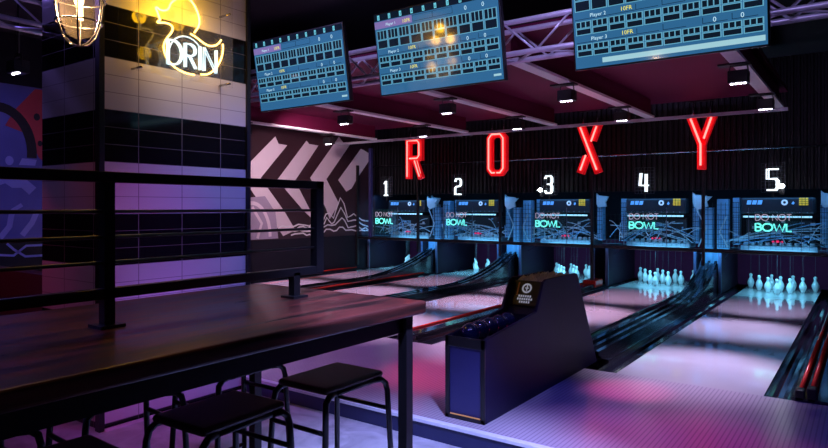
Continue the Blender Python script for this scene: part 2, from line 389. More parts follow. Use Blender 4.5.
# gutters and dividers
DN = {(0, 1): 'along the mural wall beside lane 1', (1, 2): 'between lanes 1 and 2', (2, 3): 'between lanes 2 and 3', (3, 4): 'between lanes 3 and 4, without a ball track', (4, 5): 'between lanes 4 and 5, behind the ball return', (5, 6): 'on the outer side of lane 5'}
def gutter_poly(w):
    n = 8; top = [(w/2*math.cos(PI+PI*i/n)+w/2, -.008+.085*math.sin(PI+PI*i/n)) for i in range(n+1)]
    return [(0, -.12)]+top+[(w, -.12)]
for key, (xa, xb) in GAPX.items():
    t = thing('lane_divider', 'dark gutters and capping '+DN[key], 'lane divider', (0, YF+.01, 0), group='gutter strips')
    L_ = 5.64; gw = .17; mid = (xa+xb)/2; wd = xb-xa
    left = key != (0, 1); right = key != (5, 6)
    a, b_ = xa, xb
    def gut(x0):
        g = B(); poly = [(x0+px, pz) for px, pz in gutter_poly(gw)]
        g.prism(poly, 'y', 0, L_+1.2); return g.build('gutter', M['gutter'], t)
    if left: gut(xa); a = xa+gw
    if right: gut(xb-gw); b_ = xb-gw
    B().box(a, .32 if key == (4, 5) else 0, -.12, b_, L_, .02).build('divider_base', M['track'], t)
    if key in ((1, 2), (2, 3), (4, 5)):
        # twin-rail ball track that climbs to the chute
        def zt(y): return .05 if y < 3.5 else .05+.42*((y-3.5)/2.2)**2
        ys = [max(i*.25, .32 if key == (4, 5) else 0) for i in range(1 if key == (4, 5) else 0, 15)]+[3.5+.1*i for i in range(1, 23)]
        for sx in (-.10, 0, .10):
            tr = B()
            for i in range(len(ys)-1):
                y0, y1 = ys[i], ys[i+1]
                for q in ((sx-.018, sx+.018),):
                    x0, x1 = mid+q[0], mid+q[1]
                    tr.add([(x0, y0, zt(y0)-.035), (x1, y0, zt(y0)-.035), (x1, y0, zt(y0)+.03), (x0, y0, zt(y0)+.03), (x0, y1, zt(y1)-.035), (x1, y1, zt(y1)-.035), (x1, y1, zt(y1)+.03), (x0, y1, zt(y1)+.03)],
                           [(0, 1, 5, 4), (1, 2, 6, 5), (2, 3, 7, 6), (3, 0, 4, 7)])
            tr.build('track_rail', M['gutter'], t)
        bed = B()
        for i in range(len(ys)-1):
            y0, y1 = ys[i], ys[i+1]; x0, x1 = mid-.14, mid+.14
            bed.add([(x0, y0, .0), (x1, y0, .0), (x1, y0, zt(y0)-.01), (x0, y0, zt(y0)-.01), (x0, y1, .0), (x1, y1, .0), (x1, y1, zt(y1)-.01), (x0, y1, zt(y1)-.01)],
                    [(1, 2, 6, 5), (2, 3, 7, 6), (3, 0, 4, 7)])
        bed.build('track_bed', M['track'], t)
        # chute at its top
        ch = B(); cy = 5.80
        pts = [(-.115+.23*i/10, .06*math.cos(PI*(i/10-.5))) for i in range(11)]
        vs = [(mid+px, cy+py, z) for z in (.40, .65) for px, py in pts]
        ch.add(vs, [(i, i+1, 12+i, 11+i) for i in range(10)], 0, True)
        ch.box(mid-.13, cy-.02, .38, mid-.115, cy+.06, .655); ch.box(mid+.115, cy-.02, .38, mid+.13, cy+.06, .655)
        ch.build('ball_chute', M['bluepaint'], t)
    elif key == (3, 4):
        B().box(mid-.09, .0, .02, mid+.09, L_-.4, .07).build('divider_cap', M['track'], t, bevel=.01)
        B().box(mid-.11, L_-.55, .02, mid+.11, L_-.2, .13).build('end_block', M['redrail'], t, bevel=.01)  # red shine of the neon letters put into the block's colour
    # bumper rail on the lower-X side capping
    rails = {(0, 1): [(b_-.03, .05)], (1, 2): [(b_-.04, .04)], (2, 3): [(a+.03, .04)], (3, 4): [(a+.02, .075)], (4, 5): [], (5, 6): [(a+.05, .055), (a+.12, .075)]}[key]
    for rx, rz_ in rails:
        B().tube([(rx, .06, rz_), (rx, L_-.45, rz_)], .016, 8).build('bumper_rail', M['redrail'], t)
        B().box(rx-.03, 0, 0, rx+.03, .10, rz_+.02).build('rail_end', M['black'], t, bevel=.008)

# kickbacks
KX = {1: -8.94, 2: -7.15, 3: -5.27, 4: -3.63, 5: -1.86}
for k, kx in KX.items():
    t = thing('pit_partition', f'dark pit side panel with lit front edge beside the pins of lane {k}', 'partition', (kx, 10.7, 0))
    B().box(-.02, .02, 0, .02, 1.52, .655).build('side_panel', M['kick'], t)
    B().box(-.024, 0, 0, .024, .02, .655).build('front_edge', M['edge'], t)
    B().bar((.022, .30, .52), (.022, .75, .60), .012, .012).build('diagonal_strut', M['steel'], t)
for k in (1, 2, 3, 4, 5):
    kx = LC[k]+HW+.19
    t = thing('pit_partition', f'outer pit side panel closing the far side of lane {k}', 'partition', (kx, 10.7, 0))
    B().box(-.015, .02, 0, .015, 1.52, .655).build('side_panel', M['kick'], t)
    B().box(-.018, 0, 0, .018, .02, .655).build('front_edge', M['edge'], t)

# ------------------------------------------------------------------ pins
pp = [(.018, 0), (.026, .004), (.034, .025), (.047, .06), (.053, .085), (.050, .11), (.038, .14), (.024, .165), (.019, .18), (.021, .195), (.026, .212), (.025, .226), (.017, .238), (.006, .243)]
pin0 = thing('bowling_pin', '', 'pin', (0, 0, 0))
B().lathe(pp, n=18).build('pin_body', M['pin'], pin0)
B().tube([(0, 0, .24), (0, .02, .66)], .0016, 4).build('pin_string', M['string'], pin0)
rows = [[('the point pin', 0)], [('second row, mural side', -1), ('second row, far from mural', 1)], [('third row, mural side', -2), ('third row, middle', 0), ('third row, far from mural', 2)], [('back row, first from mural', -3), ('back row, second from mural', -1), ('back row, third from mural', 1), ('back row, last from mural', 3)]]
first = True
for k, c in LC.items():
    for r_, row in enumerate(rows):
        for nm, q in row:
            loc = (c+q*.1523, 11.13+r_*.245, 0); lb = f'white bowling pin on lane {k}, {nm}'
            if first: pin0.location = loc; pin0['label'] = lb; pin0['group'] = 'racked pins'; first = False
            else: dup(pin0, loc, lb, 'racked pins')

# ------------------------------------------------------------------ masking posts, letters
MX = {1: -7.36, 2: -5.50, 3: -3.765, 4: -2.03}
PL = {1: 'R', 2: 'O', 3: 'X', 4: 'Y'}
for i, x in MX.items():
    tag(B().box(x-.022, 10.34, .45 if i != 3 else .13, x+.022, 10.385, 1.93).build('mask_post', M['black'], None), f'slim black post below the red neon letter {PL[i]}', 'post', 'masking posts')
tag(B().box(-9.0, 10.34, .10, -8.955, 10.40, 2.25).build('mask_post', M['black']), 'tall black end post in front of the mural wall', 'post', 'masking posts')
tag(B().box(-8.64, 10.34, .70, -8.57, 10.40, 2.6).build('mask_upright', M['navy2']), 'blue-lit upright at the mural end of the masking, beside neon 1', 'upright')

W_, H_ = .44, .82
def letter(ch, x):
    t = thing('neon_letter', f'red neon letter {ch} of the word above the lanes', 'sign', (x, 10.24, 1.915), group='red neon letters')
    bp = B(); tb = B(); tw = .112; rt = .0145
    def tube(p, r=rt): tb.tube([(a, -.055, z) for a, z in p], r, 6)
    if ch == 'R':
        st = [[(-.145, 0), (-.145, .82)], [(-.205, .757), (.12, .757)], [(.145, .82-.03), (.145, .36)], [(-.2, .405), (.12, .405)], [(-.0, .40), (.165, 0.0)]]
        for s in st: bp.ribbon(s, tw, 'y', -.03, .06)
        tube([(-.145, .04), (-.145, .757), (.10, .757), (.145, .70), (.145, .46), (.10, .405), (-.09, .405)])
        tube([(.035, .36), (.155, .04)]); tube([(.10, .36), (.19, .10)], .006)
    elif ch == 'O':
        o_ = [(-.11, 0), (.11, 0), (.205, .11), (.205, .71), (.11, .82), (-.11, .82), (-.205, .71), (-.205, .11)]
        i_ = [(-.06, .115), (.06, .115), (.09, .16), (.09, .66), (.06, .705), (-.06, .705), (-.09, .66), (-.09, .16)]
        for j in range(8): bp.prism([o_[j], o_[(j+1) % 8], i_[(j+1) % 8], i_[j]], 'y', -.03, .06)
        m_ = [((a[0]+b[0])/2, (a[1]+b[1])/2) for a, b in zip(o_, i_)]
        tube([(.02, .06)]+m_[1:]+[m_[0], (-.02, .06)])
    elif ch == 'X':
        for s in [[(-.155, .82), (.155, 0)], [(.155, .82), (.05, .54)], [(-.155, 0), (-.05, .28)]]: bp.ribbon(s, tw+.01, 'y', -.03, .06)
        tube([(-.14, .77), (.14, .05)]); tube([(.14, .77), (.045, .52)]); tube([(-.14, .05), (-.045, .30)])
    else:
        for s in [[(-.16, .82), (0, .38)], [(.16, .82), (0, .38)], [(0, .42), (0, 0)]]: bp.ribbon(s, tw+.005, 'y', -.03, .06)
        tube([(-.145, .77), (-.005, .38), (-.005, .06)]); tube([(.145, .77), (.04, .46)])
    bp.build('letter_face', M['red_panel'], t); tb.build('neon_tube', M['neon_red'], t)
    for dx in (-.12, .12):
        B().tube([(dx, .03, .80), (dx, .03, 1.04 if True else 1)], .006, 6).build('hanger_rod', M['steel'], t)
    B().box(-.18, .0, 1.03, .18, .06, 1.05).build('hanger_plate', M['blackmatt'], t)
    return t
for i, x in MX.items(): letter(PL[i], x)

# ------------------------------------------------------------------ lane numbers
for k, c in LC.items():
    t = thing('lane_number_sign', f'white neon number {k} on a small wire grid above lane {k}', 'sign', (c+.02, 10.42, 1.585), group='neon lane numbers')
    polys, w = stroke_text(str(k), .30, .16, .82)
    nb = B()
    for dx in (-.014, .014): neon(nb, [[(q[0]-w/2+dx, q[1]) for q in p_] for p_ in polys], .0115, lambda q: (q[0], -.03 + .0, q[1]+.01))
    nb.build('neon_tube', M['neon_white'], t)
    g = B()
    for i in range(7): g.bar((-.15+.05*i, 0, -.02), (-.15+.05*i, 0, .40), .004)
    for i in range(9): g.bar((-.15, 0, -.02+.0525*i), (.15, 0, -.02+.0525*i), .004)
    g.build('wire_grid', M['greymetal'], t)
    B().box(-.012, -.005, -.10, .012, .01, .0).build('bracket', M['black'], t)
for k, dx, dz in ((3, -.10, 1.65), (5, .14, 1.65)):
    t = thing('inspection_lamp', f'small dazzling white lamp beside neon {k}', 'lamp', (LC[k]+dx, 10.30, dz), group='dazzling lamps')
    B().lathe([(.002, -.034), (.03, -.02), (.04, 0), (.03, .02), (.002, .034)], n=12).build('bulb', M['starlamp'], t)
    B().box(-.03, .03, -.12, .03, .06, .03).build('housing', M['black'], t)

# ------------------------------------------------------------------ pinsetters behind the masking
mk = {}
def pinsetter(k, c):
    t = thing('pinsetter', f'blue-lit string pinsetter with logo header behind the sign of lane {k}', 'machine', (c, 11.25, 0), group='pinsetting machines')
    hb = B().box(-.50, -.12, 1.24, .50, .10, 1.50); hb.build('header_box', M['darkmach'], t, bevel=.03)
    e = B()
    for i in range(3): e.prism([(-.42+.075*i, 1.39), (-.36+.075*i, 1.39), (-.345+.075*i, 1.455), (-.405+.075*i, 1.455)], 'y', -.128, -.12)
    e.build('header_wordmark', M['logo_blue'], t)
    e = B(); o_ = arc(.10, 1.42, .045, .045, 0, 360, 16); i_ = arc(.10, 1.42, .02, .02, 0, 360, 16)
    for j in range(16): e.prism([o_[j], o_[j+1], i_[j+1], i_[j]], 'y', -.128, -.12)
    e.build('round_badge', M['logo_white'], t)
    B().prism([(.19, 1.40), (.215, 1.385), (.235, 1.41), (.215, 1.44)], 'y', -.128, -.12).build('small_badge', M['logo_blue'], t)
    e = B()
    for i in range(3):
        for j in range(4):
            e.box(.29+.042*i, -.128, 1.375+.03*j, .29+.042*i+.034, -.12, 1.375+.03*j+.024)
    e.build('yellow_notice', M['yellow'], t)
    B().tube([(-.46, -.16, 1.20), (.46, -.16, 1.20)], .014, 8).build('bar_light', M['bar_light'], t)
    e = B()
    for i in range(9): e.lathe([(.001, -.012), (.012, 0), (.001, .012)], (-.40+.1*i, -.13, 1.265), 6)
    e.build('pulley_row', M['greymetal'], t)
    # tower pair
    for sx in (-1, 1):
        tw = B(); tw.box(sx*.60-.05, .1, .74, sx*.60+.05, .28, 1.50 if sx < 0 else 1.40); tw.build('tower', M['bluepaint'], t, bevel=.008)
        gr = B()
        for i in range(9): gr.box(sx*.60-.052, .094, .78+.08*i, sx*.60+.052, .1, .788+.08*i)
        for i in range(3): gr.box(sx*.60-.036+.033*i, .094, .76, sx*.60-.030+.033*i, .1, 1.42)
        gr.build('tower_grid', M['darkmach'], t)
    br = B().prism([(.56, 1.60), (.60, 1.56), (.78, 1.54), (.72, 1.44), (.74, 1.36), (.60, 1.34), (.56, 1.40)], 'y', .04, .09)
    br.build('side_bracket', M['machwhite'], t)
    # string drums and cables
    for i in range(20):
        x0 = -.7+random.random()*1.4; x1 = -.75+random.random()*1.5
        z0 = .74+random.random()*.10; z1 = .86+random.random()*.28
        pts = [(x0+(x1-x0)*u, -.02+.1*random.random()*0+-.30*random.random()*0-.02*i, z0+(z1-z0)*math.sin(u*PI/2)) for u in [j/6 for j in range(7)]]
        B().tube(pts, .008, 5).build('cable', M['machwhite'] if i % 3 else M['bluepaint'], t)
    for sg in (-1, 1):
        pts = [(sg*.62*u, -.08, .98-.16*u*u) for u in [j/8 for j in range(9)]]
        B().tube(pts, .010, 6).build('arched_strut', M['machwhite'], t)
        pts = [(sg*.62*u, -.05, .90-.14*u*u) for u in [j/8 for j in range(9)]]
        B().tube(pts, .010, 6).build('arched_strut', M['darkmach'], t)
    lo = B().box(-.52, .0, .657, .52, .5, .74); lo.build('machine_deck', M['greymetal'], t)
    for i in range(10):
        B().tube([(-.45+.1*i-.03, .04, .77), (-.45+.1*i+.03, .04, .77)], .026, 10).build('string_drum', M['machwhite'], t)
    ub = B().box(-.46, .12, .84, .46, .4, 1.16); ub.build('gear_housing', M['darkmach'], t, bevel=.02)
    for i in range(12):
        x0 = -.45+.9*random.random(); z0 = .86+.26*random.random()
        B().box(x0, .10, z0, x0+.02+.05*random.random(), .125, z0+.02+.04*random.random()).build('gear_fitting', M[('machwhite', 'bluepaint', 'darkmach')[i % 3]], t)
    e = B().lathe([(.001, -.02), (.02, -.014), (.028, 0), (.02, .014), (.001, .02)], (0, -.06, .815), 8)
    e.lathe([(.001, -.016), (.016, -.01), (.02, 0), (.016, .01), (.001, .016)], (.06, -.06, .812), 8)
    e.lathe([(.001, -.016), (.016, -.01), (.02, 0), (.016, .01), (.001, .016)], (-.06, -.06, .812), 8); e.build('red_indicator', M['red_led'], t)
    g = B()
    for i in range(22): g.bar((-.735+.07*i, -.62, .72), (-.735+.07*i, -.62, 1.24), .004)
    for i in range(8): g.bar((-.735, -.62, .73+.07*i), (.735, -.62, .73+.07*i), .004)
    g.build('wire_guard', M['darkmach'], t)
    return t
for k, c in LC.items(): pinsetter(k, c)

for i, x in MX.items():
    if i == 3: continue
    t = thing('ball_elevator', f'blue machine tower with white bracket behind the masking post below letter {PL[i]}', 'machine', (x, 11.2, 0), group='machine towers')
    B().box(-.16, .0, .66, -.02, .2, 1.34).build('tower', M['bluepaint'], t, bevel=.01)
    B().box(.03, .05, .66, .20, .22, 1.48).build('tower', M['bluepaint'], t, bevel=.01)
    g = B()
    for j in range(9): g.box(-.20, -.01, .74+.08*j, .22, .0, .746+.08*j)
    for j in range(6): g.box(-.16+.065*j, -.011, .70, -.154+.065*j, -.001, 1.42)
    g.build('tower_grid', M['darkmach'], t)
    B().prism([(-.30, 1.58), (-.26, 1.54), (-.02, 1.52), (-.10, 1.44), (-.08, 1.36), (-.24, 1.30), (-.30, 1.38)], 'y', -.08, -.03).build('bracket_plate', M['machwhite'], t)
    B().tube([(-.22, -.1, .70), (-.10, -.1, 1.0), (-.24, -.1, 1.3)], .012, 6).build('drive_belt', M['machwhite'], t)
    B().tube([(.22, -.1, .70), (.10, -.1, .95), (.2, -.1, 1.2)], .012, 6).build('drive_belt', M['machwhite'], t)
# DO NOT BOWL signs
def sign_at(k, c):
    t = thing('warning_sign', f'neon sign reading DO NOT BOWL on a clear sheet above lane {k}', 'sign', (c+.05, 10.33, 0), group='DO NOT BOWL signs')
    B().box(-.32, 0, .80, .32, .006, 1.30).build('clear_sheet', M['mask_glass'], t)
    for sx in (-.33, .33): B().bar((sx, 0, .72), (sx, 0, 1.34), .010).build('sheet_post', M['greymetal'], t)
    p1, w1 = stroke_text('DO NOT', .088, .12, 1.0); p2, w2 = stroke_text('BOWL', .105, .10, 1.08)
    x0 = -.24
    s1 = .45/w1; s2 = .45/w2
    b = B(); neon(b, [[(x0+q[0]*s1, q[1]) for q in p_] for p_ in p1], .006, lambda q: (q[0], -.012, 1.155+q[1]), 5); b.build('dim_tube', M['neon_faint'], t)
    b = B(); neon(b, [[(x0+q[0]*s2, q[1]) for q in p_] for p_ in p2], .0105, lambda q: (q[0], -.012, 1.005+q[1]), 6); b.build('teal_tube', M['neon_teal'], t)
for k, c in LC.items(): sign_at(k, c)

# ------------------------------------------------------------------ ceiling beams, lamps, truss
BX = [-7.95, -5.85, -4.17, -2.64, -.97]
BN = ['nearest the mural wall', 'second from the mural wall', 'ending by the letter O', 'ending by the letter X', 'at the open edge of the red ceiling']
for x, nm in zip(BX, BN):
    t = thing('ceiling_beam', 'white ceiling beam running towards the pins '+nm, 'beam', (x, 5.2, 2.68), group='white ceiling beams')
    B().box(-.065, 0, 0, .065, 4.5, .03).build('beam_flange', M['white_paint'], t)
    B().box(-.012, 0, .03, .012, 4.5, .27).build('beam_web', M['raft'], t)
    for yy in (1.3, 3.2): B().box(-.17, yy-.06, -.015, .10, yy+.06, .002).build('clamp_plate', M['blackmatt'], t)
lamp0 = thing('stage_lamp', '', 'lamp')
B().box(-.085, -.07, -.17, .085, .07, -.055).build('lamp_housing', M['black'], lamp0, bevel=.008)
yk = B(); yk.tube([(-.088, 0, -.11), (-.07, 0, 0), (.07, 0, 0), (.088, 0, -.11)], .007, 6); yk.tube([(0, 0, 0), (0, 0, .03)], .012, 6); yk.build('yoke', M['black'], lamp0)
for i in range(4):
    B().lathe([(.013, 0), (.016, -.004), (.012, -.012), (.002, -.014)], (-.054+.036*i, -.02, -.168), 8).build('led', M['led'], lamp0)
spots = [(x, y) for x in BX for y in (6.5, 8.4)] + [(-6.45, 2.62)]
fst = True
def spot_label(x, y):
    if y < 5: return 'black lamp with lit LEDs under the dark ceiling behind the tiled pillar'
    i = min(range(5), key=lambda j: abs(BX[j]-x))
    return f'black stage lamp, {"nearer" if y < 8 else "farther"} one on the beam ' + BN[i]
for x, y in spots:
    loc = (x, y, 2.665)
    if fst: lamp0.location = loc; lamp0['label'] = spot_label(x, y); lamp0['group'] = 'LED stage lamps'; fst = False
    else:
        q = dup(lamp0, loc if y > 5 else (x, y, 2.77), spot_label(x, y), 'LED stage lamps')
        if y < 5: B().tube([(0, 0, 0), (0, 0, 3.6-2.77)], .012, 6).build('drop_rod', M['black'], q)
def truss(name, label, p0, p1, w, h, r):
    t = thing(name, label, 'truss', p0); p1 = Vector(p1)-Vector(p0); L_ = p1.length; d = p1.normalized()
    s = Vector((0, 0, 1)).cross(d)
    for a in (0, 1):
        for z in (0, 1):
            o = s*w*a+Vector((0, 0, h*z)); B().tube([o, o+p1], r, 8).build('chord', M['truss'], t)
    n = int(L_/.30); lc = B()
    for i in range(n):
        q0 = d*(L_*i/n); q1 = d*(L_*(i+1)/n)
        if i % 2: q0, q1 = q1, q0
        for a in (0, 1):
            o = s*w*a; lc.tube([q0+o, q1+o+Vector((0, 0, h))], r*.45, 5)
        lc.tube([q0, q1+s*w], r*.45, 5)
    lc.build('lacing', M['truss'], t)
truss('lighting_truss', 'purple-lit aluminium lattice truss hanging behind the score screens', (-8.9, 4.85, 2.655), (2.9, 4.85, 2.655), .26, .27, .024)
truss('lighting_truss', 'short violet-lit truss up behind the tiled pillar and cage lamp', (-5.35, .6, 2.80), (-5.35, 3.2, 2.80), .25, .25, .02)
t = thing('smoke_detector', 'small white ceiling detector on the red ceiling between the two nearest beams', 'detector', (-2.05, 6.6, 2.95))
B().lathe([(.055, 0), (.055, -.02), (.04, -.035)], n=14).build('detector_base', M['machwhite'], t)
B().lathe([(.03, -.035), (.03, -.05), (.012, -.06)], n=14).build('detector_head', M['machwhite'], t)

# ------------------------------------------------------------------ score screens
SW, SH = 1.235, .70
def screen(c, label, banner=False):
    t = thing('score_screen', label, 'screen', (c, 4.45, 2.36), group='overhead score screens'); t.rotation_euler = (R(9.3), 0, 0)
    B().box(-SW/2-.012, .004, -.012, SW/2+.012, .05, SH+.012).build('screen_body', M['black'], t, bevel=.004)
    d = B(); e = 0.0
    def rect(u0, v0, u1, v1, mi, lay):
        y = -.0006*lay
        d.add([(-SW/2+u0*SW, y, SH*(1-v1)), (-SW/2+u1*SW, y, SH*(1-v1)), (-SW/2+u1*SW, y, SH*(1-v0)), (-SW/2+u0*SW, y, SH*(1-v0))], [(0, 1, 2, 3)], mi)
    rect(0, 0, 1, 1, 0, 0)
    rect(.0, .0, 1, .082, 1, 1)
    fw = .88/9
    for i in range(10): rect(.03+fw*1.0*i, .012, .05+fw*1.0*i, .072, 5, 2)
    rect(.0, .09, .33, .178, 3, 1); rect(.335, .095, .50, .17, 1, 1); rect(.337, .099, .498, .166, 0, 2); rect(.503, .095, .66, .17, 1, 1); rect(.505, .099, .658, .166, 0, 2)
    def row(v0, vs, vb):
        for i in range(10):
            u0 = .012+.0978*i; u1 = u0+.0978
            rect(u0, v0, u1-.004, v0+vs, 2, 1); rect(u0, v0+vs+.004, u1-.004, v0+vs+vb+.008, 2, 1)
            n = 3
            for j in range(n):
                a = u0+.005+(u1-u0-.010)*j/n; rect(a, v0+.008, a+(u1-u0-.010)/n-.006, v0+vs-.006, 1, 2)
            rect(u0+.006, v0+vs+.012, u1-.010, v0+vs+vb, 1, 2)
    row(.20, .115, .105); row(.525, .07, .062); row(.755, .062, .058)
    for v in (.448, .682):
        rect(.012, v+.055, .36, v+.06, 1, 1)
        for u in (.36, .50, .70, .84): rect(u, v-.0, u+.003, v+.055, 1, 1); rect(u, v+.052, u+.12, v+.057, 1, 1)
    if banner: rect(.16, .915, .99, .965, 4, 1)
    else: rect(.93, .93, .985, .955, 4, 1)
    d.build('display', [M['scr_bg'], M['scr_dark'], M['scr_line'], M['scr_pink'], M['scr_banner'], M['scr_cyan']], t)
    def tt(s, u, v, size, mi, nm='score_text'):
        tx = B(); text_mesh(tx, s, size, (-SW/2+u*SW, -.002, SH*(1-v)), (1, 0, 0), (0, 0, 1)); tx.build(nm, M[('scr_text', 'scr_yel', 'scr_dark')[mi]], t)
    tt('Player 1', .10, .155, .034, 0); tt('10FR', .245, .160, .042, 1)
    tt('Player 2', .10, .495, .036, 0); tt('10FR', .275, .490, .040, 1)
    tt('Player 3', .10, .728, .036, 0); tt('10FR', .275, .722, .040, 1)
    for v, s in ((.165, .05), (.505, .045), (.735, .045)):
        for u in (.75, .88): tt('0', u, v, s, 0)
    for i in range(10): tt(str(i+1), .034+fw*i, .063, .034, 2)
    m = B(); m.bar((-.25, .05, SH*.6), (-.25, .12, SH*.6), .04); m.bar((.25, .05, SH*.6), (.25, .12, SH*.6), .04); m.box(-.3, .09, SH*.5, .3, .12, SH*.7)
    m.build('wall_bracket', M['black'], t)
    B().bar((0, .11, SH*.6), (0, .33, SH*.55), .04).build('hanging_arm', M['black'], t)
screen(LC[5]+.012, 'large blue score screen with a pale banner along its base, above lane 5', True)
screen(LC[4]-.006, 'blue score screen above lane 4, catching the duck neon reflection')
screen(LC[3]+.01, 'blue score screen above lane 3, next to the tiled pillar')

# ------------------------------------------------------------------ ball return
br = thing('ball_return', 'navy wedge-shaped ball return hood between lanes 4 and 5', 'ball return', (-2.065, 3.43, 0))
x0, x1 = -.145, .145
prof = [(0, 0), (1.98, 0), (1.52, .79), (.93, .79), (.80, .56), (.80, .465), (.02, .465), (0, .465)]
body = B().prism(prof, 'x', x0+.02, x1-.02); body.build('hood', M['navy'], br)
side = [(0, 0), (1.98, 0), (1.52, .805), (1.47, .815), (.91, .815), (.86, .80), (.74, .60), (0, .525)]
for sx in (x0, x1-.022): B().prism(side, 'x', sx, sx+.022).build('side_panel', M['navy'], br, bevel=.004)
B().box(x0+.02, -.005, .03, x1-.02, .004, .46).build('end_panel', M['navy2'], br)
fr = B(); fr.box(x0, -.018, 0, x0+.03, .0, .525); fr.box(x1-.03, -.018, 0, x1, 0, .525); fr.box(x0, -.018, .46, x1, 0, .525); fr.box(x0, -.018, 0, x1, 0, .03)
fr.build('end_frame', M['black'], br, bevel=.004)
B().box(x0+.04, -.02, .028, x1-.03, -.017, .036).build('amber_strip', mat('amber_strip', (.8, .4, .1), .4, em=(1, .4, .08), es=.12), br)
# sloped front panel of the hood with its emblem
def hp(u, v):   # u across, v up the slope
    y0, z0, y1, z1 = .80, .56, .925, .785
    return (u, y0-.012+(y1-y0)*v, z0+.006+(z1-z0)*v)
pn = B()
def quad(b, u0, v0, u1, v1, off, mi=0):
    d = Vector((0, -.87, .48))*off
    b.add([Vector(hp(u, v))+d for u, v in ((u0, v0), (u1, v0), (u1, v1), (u0, v1))], [(0, 1, 2, 3)], mi)
quad(pn, x0+.022, .25, x1-.022, 1.0, .002); pn.build('front_panel', M['sticker'], br)
ee = B(); n = 18
for j in range(n):
    a0, a1 = 2*PI*j/n, 2*PI*(j+1)/n
    P = lambda r, a: Vector(hp(.0+r*math.cos(a), .78+r*3.9*math.sin(a)))+Vector((0, -.87, .48))*.004
    ee.add([P(.026, a0), P(.040, a0), P(.040, a1), P(.026, a1)], [(0, 1, 2, 3)])
quad(ee, -.004, .70, .006, .88, .004); quad(ee, -.016, .77, .016, .80, .004)
ee.build('emblem', M['logo_white'], br)
ee = B()
for v, w in ((.50, .055), (.41, .06), (.32, .04)):
    u = -w
    while u < w-.006: quad(ee, u, v, u+.013, v+.065, .004); u += .018
ee.build('emblem_lettering', M['logo_white'], br)
ee = B(); quad(ee, -.075, .55, -.062, .95, .004); ee.build('orange_mark', M['orange'], br)
tp = B()
for i in range(14):
    for j in range(4):
        z = .80+.02*random.random(); xx0 = x0+.03+.057*j; yy0 = .96+.036*i
        tp.add([(xx0, yy0, .79), (xx0+.05, yy0, .79), (xx0+.05, yy0+.032, .79), (xx0, yy0+.032, .79), (xx0+.02+.02*random.random(), yy0+.016, z+.012)], [(0, 1, 4), (1, 2, 4), (2, 3, 4), (3, 0, 4)])
tp.build('pale_top', mat('pale_top_mesh', (.75, .7, .68), .3), br)
B().lathe([(.02, 0), (.02, .02), (.006, .03)], (.05, .62, .465), 10).build('reset_button', mat('magenta_button', (.8, .02, .2), .3, em=(1, .02, .2), es=.5), br)
ord_ = ['first and nearest ball on the return rack', 'second ball from the open end of the return rack', 'third ball from the open end of the return rack', 'fourth ball from the open end of the return rack', 'last ball of the row, against the return hood']
for i in range(5):
    o = B(); o.lathe([(.064*math.sin(PI*j/14), -.064*math.cos(PI*j/14)) for j in range(15)], (0, 0, 0), 20)
    ob = o.build('bowling_ball', M['ball']); ob.location = (-2.10, 3.545+.13*i, .532)
    tag(ob, 'glossy dark blue bowling ball, '+ord_[i], 'ball', 'balls on the return rack')

# ------------------------------------------------------------------ bar table with its railing
ZT = .95; TX0, TX1, TY0, TY1 = -2.6, -1.53, -1.6, 2.22
tb = thing('bar_table', 'long dark wooden bar table with a black metal railing along its middle', 'table', (0, 0, FZ))
top = B().box(TX0, TY0, ZT-.055-FZ, TX1, TY1, ZT-FZ); top.build('tabletop', M['wood'], tb, bevel=.012, seg=2)
ap = B(); ap.box(TX0+.06, TY0+.06, ZT-.125-FZ, TX1-.05, TY0+.10, ZT-.055-FZ); ap.box(TX0+.06, TY1-.13, ZT-.125-FZ, TX1-.05, TY1-.09, ZT-.055-FZ)
ap.box(TX0+.06, TY0+.1, ZT-.125-FZ, TX0+.10, TY1-.09, ZT-.055-FZ); ap.box(TX1-.09, TY0+.1, ZT-.125-FZ, TX1-.05, TY1-.09, ZT-.055-FZ)
ap.build('apron', M['black'], tb)
for lx, ly in ((TX1-.055, 2.14), (TX0+.06, 2.14), (TX1-.055, -1.5), (TX0+.06, -1.5)):
    B().box(lx-.022, ly-.022, 0, lx+.022, ly+.022, ZT-.055-FZ).build('leg', M['black'], tb)
rl = B(); RX = -2.06
rl.box(RX-.02, -1.5, 1.432-FZ, RX+.02, 2.12, 1.468-FZ)
rl.box(RX-.018, -1.5, 1.045-FZ, RX+.018, 2.12, 1.08-FZ)
rail = rl.build('railing', M['black'], tb, bevel=.003)
B().box(RX-.02, 2.075, 1.05-FZ, RX+.02, 2.12, 1.468-FZ).build('end_post', M['black'], rail)
for z in (1.335, 1.25, 1.165): B().tube([(RX, -1.5, z-FZ), (RX, 2.09, z-FZ)], .006, 8).build('wire_bar', M['steel'] if False else M['black'], rail)
for y, zt_ in ((1.108, 1.45), (1.955, 1.06)):
    B().box(RX-.018, y-.018, ZT-FZ, RX+.018, y+.018, zt_-FZ).build('stanchion', M['black'], rail)
    B().box(RX-.042, y-.042, ZT-FZ, RX+.042, y+.042, ZT+.010-FZ).build('base_plate', M['black'], rail)

